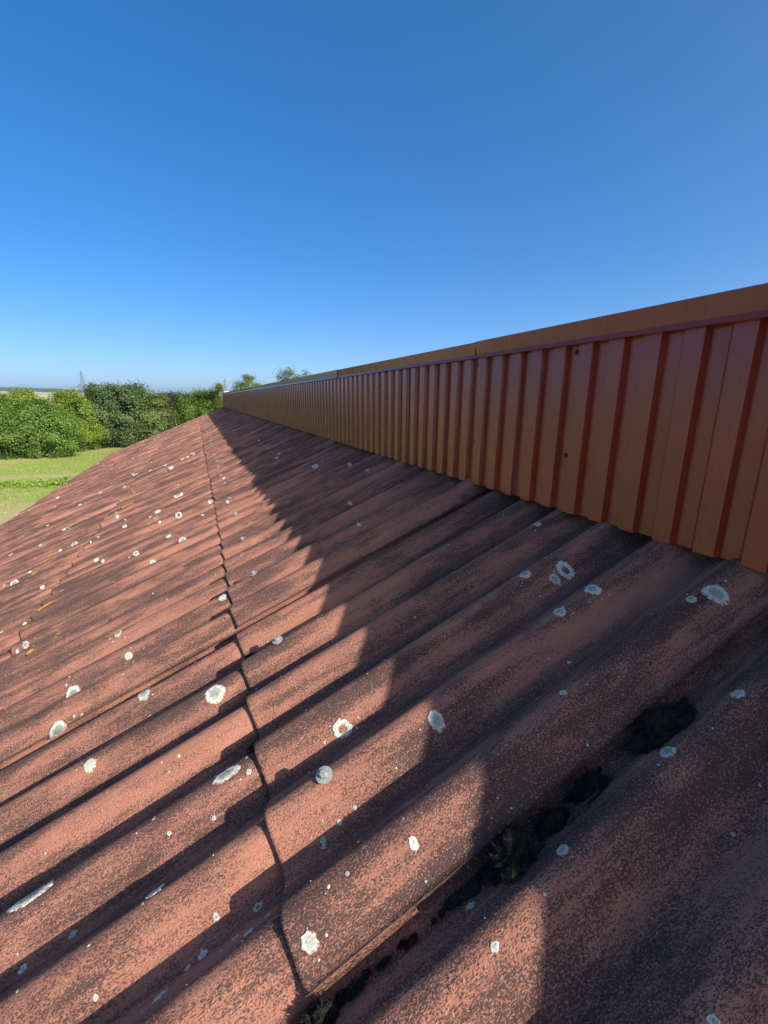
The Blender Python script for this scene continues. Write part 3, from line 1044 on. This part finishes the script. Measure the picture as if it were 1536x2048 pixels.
tree('hedge_tree', 'mid green bushy tree cut by the left edge of the picture', -18.4, 50.0, 2.7, 5.25, 'mid', 21, nclump=150)
tree('hedge_tree', 'yellow green tree rising behind the broad green bush at far left', -16.0, 52.0, 2.0, 5.75, 'yellow', 22, nclump=110, low=1.5)
tree('hedge_tree', 'broad mid green bush standing in front at the left end of the row', -14.9, 49.5, 3.0, 4.75, 'mid', 23, nclump=190)
tree('hedge_tree', 'bright yellow green tree left of the dark green trees', -12.2, 53.5, 2.4, 5.75, 'yellowish', 24, nclump=150)
tree('hedge_tree', 'dark green tree right beside the bright yellow green one', -9.4, 56.0, 2.6, 6.25, 'dark', 25, size=0.17, nclump=170)
tree('hedge_tree', 'tallest dark green tree in the middle of the row', -6.7, 55.5, 2.7, 6.35, 'dark', 26, size=0.17, nclump=170)
tree('hedge_tree', 'paler olive tree between the tallest dark tree and the brown one', -4.3, 55.0, 2.3, 5.5, 'olive', 27, size=0.15, nclump=140)
tree('hedge_tree', 'purple brown leaved tree just above the far roof edge', -2.2, 55.5, 1.9, 5.60, 'purple', 28, nclump=110)
tree('hedge_tree', 'fresh green tree right of the purple brown one', -0.3, 54.5, 2.2, 5.75, 'fresh', 29, nclump=140)
tree('hedge_tree', 'fresh green tree next to the far end of the clad wall', 1.7, 53.0, 1.9, 5.85, 'fresh', 30, nclump=130)
tree('conifer_tree', 'narrow golden conifer tip beside the white building', 2.65, 51.0, 0.6, 6.65, 'conifer', 31, nclump=70, per=90, size=0.12, shape='cone')
tree('leafy_tree', 'small treetop showing above the far part of the clad wall', 6.2, 45.0, 2.1, 7.15, 'olive', 32, low=2.0, nclump=85, per=120, shape='round', group='treetops behind the clad wall', loose=0.75)
tree('leafy_tree', 'paler airy treetop above the wall, nearer the middle of the picture', 11.6, 42.0, 2.2, 7.95, 'olive', 33, low=2.0, nclump=85, per=120, shape='round', group='treetops behind the clad wall', loose=0.75)

# ------------------------------------------------------------------ meadow plants
def meadow():
    rg = np.random.default_rng(77)
    # row of low weeds
    n = 9000
    xx = rg.uniform(-22, -3.5, n); yy = 32.6 - 0.12 * xx + rg.normal(0, 0.55, n) - 1.6
    zz = rg.random(n) ** 1.4 * 0.34 * (0.6 + 0.4 * np.sin(xx * 2.1 + 1.3 * np.sin(xx)))
    P = np.stack([xx, yy, np.maximum(zz, 0.02)], 1)
    N = np.tile(np.array([0, 0, 1.0]), (n, 1))
    v, f, uv = leaf_cloud(P, N, 0.15, rg, np.clip(rg.normal(0.5, 0.25, n), 0, 1))
    o = np_mesh('weeds', v, f, uv, mat_leaf('weed_leaf', (0.15, 0.25, 0.02), (0.40, 0.50, 0.08)))
    o['kind'] = 'stuff'
    tag(o, 'row of low leafy weeds crossing the meadow below the pale strip', 'weeds')
    # grass blades
    n = 60000
    xx = rg.uniform(-24, -3.0, n); yy = rg.uniform(14, 62, n)
    keep = (yy - 1.72 * xx) < 76
    patch = np.array([mnoise.noise(Vector((a * 0.35, b * 0.5, 0))) for a, b in zip(xx, yy)])
    yb = yy + 0.12 * xx
    dry = np.clip((27 - yb) / 6, 0, 1) + ((yb > 33.3) & (yb < 35.2)) * 0.8
    keep &= rg.random(n) > 0.55 * dry + 0.25 * (patch < -0.1)
    xx, yy, patch, dry = xx[keep], yy[keep], patch[keep], dry[keep]
    n = len(xx)
    a = rg.uniform(0, 6.283, n); L = rg.uniform(0.05, 0.16, n); w = rg.uniform(0.008, 0.02, n)
    lean = rg.normal(0, 0.05, (n, 2))
    base = np.stack([xx, yy, np.zeros(n)], 1)
    dx = np.stack([np.cos(a) * w, np.sin(a) * w, np.zeros(n)], 1)
    tip = base + np.stack([lean[:, 0], lean[:, 1], L], 1)
    v = np.stack([base - dx, base + dx, tip], 1).reshape(-1, 3)
    f = np.arange(n * 3).reshape(-1, 3)
    tint = np.clip(rg.normal(0.35, 0.2, n) + 0.5 * np.clip(dry, 0, 1) + 0.3 * patch, 0, 1)
    uv = np.repeat(np.stack([tint, tint], 1), 3, axis=0)
    o = np_mesh('grass', v, f, uv, mat_leaf('grass_blade', (0.18, 0.29, 0.035), (0.50, 0.46, 0.17), 0.3))
    o['kind'] = 'stuff'
    tag(o, 'patchy green and straw coloured meadow grass beside the building', 'grass')
meadow()

# ------------------------------------------------------------------ white building, pylon, pole
def white_building():
    x0, y0 = 2.03, 36.0
    z1 = 5.62
    e = thing('white_building', 'white flat roofed building peeping past the far end of the wall', 'building', (x0 + 4, y0 + 4, 0))
    MB().box((x0 + 0.45, y0 + 0.45, 0), (x0 + 8, y0 + 8, z1 - 0.35)).build('wall', M['white'], e)
    MB().box((x0, y0, z1 - 0.347), (x0 + 8.12, y0 + 8.12, z1)).build('roof_fascia', M['white'], e)
white_building()

def pylon():
    D = 620.0
    az = R(-10.8)
    x, y = D * math.sin(az), D * math.cos(az)
    z0 = terrain_z(x, y)
    top = CZ + D * math.tan(R(2.65))
    H = top - z0
    e = thing('power_pylon', 'slender grey lattice power pylon rising above the yellow green trees', 'pylon', (x, y, z0))
    m = MB()
    def w(t): return 2.6 * (1 - t) ** 1.3 + 0.45
    lv = [0, .14, .27, .39, .5, .6, .69, .77, .84, .9, .95, 1.0]
    cn = lambda t: [Vector((x + sx * w(t), y + sy * w(t), z0 + H * t)) for sx, sy in ((-1, -1), (1, -1), (1, 1), (-1, 1))]
    for a, b in zip(lv[:-1], lv[1:]):
        A, B = cn(a), cn(b)
        for i in range(4):
            m.bar(A[i], B[i], 0.15, 0.14, 4)
            j = (i + 1) % 4
            m.bar(A[i], B[j], 0.08, 0.08, 4); m.bar(A[j], B[i], 0.08, 0.08, 4)
    m.build('lattice_tower', M['steel'], e)
    for t, L in ((0.80, 3.4), (0.90, 2.6)):
        c = MB()
        zc = z0 + H * t
        for sg in (-1, 1):
            c.bar((x, y, zc + 0.6), (x + sg * L, y, zc), 0.10, 0.07, 4).bar((x, y, zc - 0.3), (x + sg * L, y, zc), 0.10, 0.07, 4)
            c.bar((x + sg * L, y, zc), (x + sg * L, y, zc - 1.5), 0.08, 0.08, 5)
        c.build('cross_arm', M['steel'], e)
pylon()

def pole():
    D = 140.0
    az = R(3.35)
    x, y = D * math.sin(az), D * math.cos(az)
    z0 = terrain_z(x, y)
    top = CZ + D * math.tan(R(2.25))
    e = thing('utility_pole', 'thin wooden utility pole with crossbar above the far end of the wall', 'pole', (x, y, z0))
    MB().bar((x, y, z0 - 0.3), (x, y, top), 0.16, 0.10, 8).build('post', M['pole'], e)
    m = MB().box((x - 0.75, y - 0.16, top - 0.75), (x + 0.75, y - 0.05, top - 0.62))
    m.build('crossbar', M['pole'], e)
    for dx in (-0.6, 0.6):
        MB().bar((x + dx, y - 0.105, top - 0.62), (x + dx, y - 0.105, top - 0.40), 0.05, 0.04, 6).build('insulator', M['white'], e)
pole()

# ------------------------------------------------------------------ summer haze over the plain
def haze():
    m = bpy.data.materials.new('thin_haze')
    m.use_nodes = True
    nt = m.node_tree
    for n in list(nt.nodes):
        nt.nodes.remove(n)
    out = nt.nodes.new('ShaderNodeOutputMaterial')
    v = nt.nodes.new('ShaderNodeVolumePrincipled')
    v.inputs['Color'].default_value = (0.58, 0.86, 1.0, 1.0)
    v.inputs['Density'].default_value = 0.00017
    v.inputs['Anisotropy'].default_value = 0.2
    nt.links.new(v.outputs[0], out.inputs['Volume'])
    o = MB().box((-12100, -12100, -45), (12100, 12100, 60)).build('haze', m)
    o['kind'] = 'stuff'
    tag(o, 'thin bluish summer haze over the distant fields', 'haze')
haze()
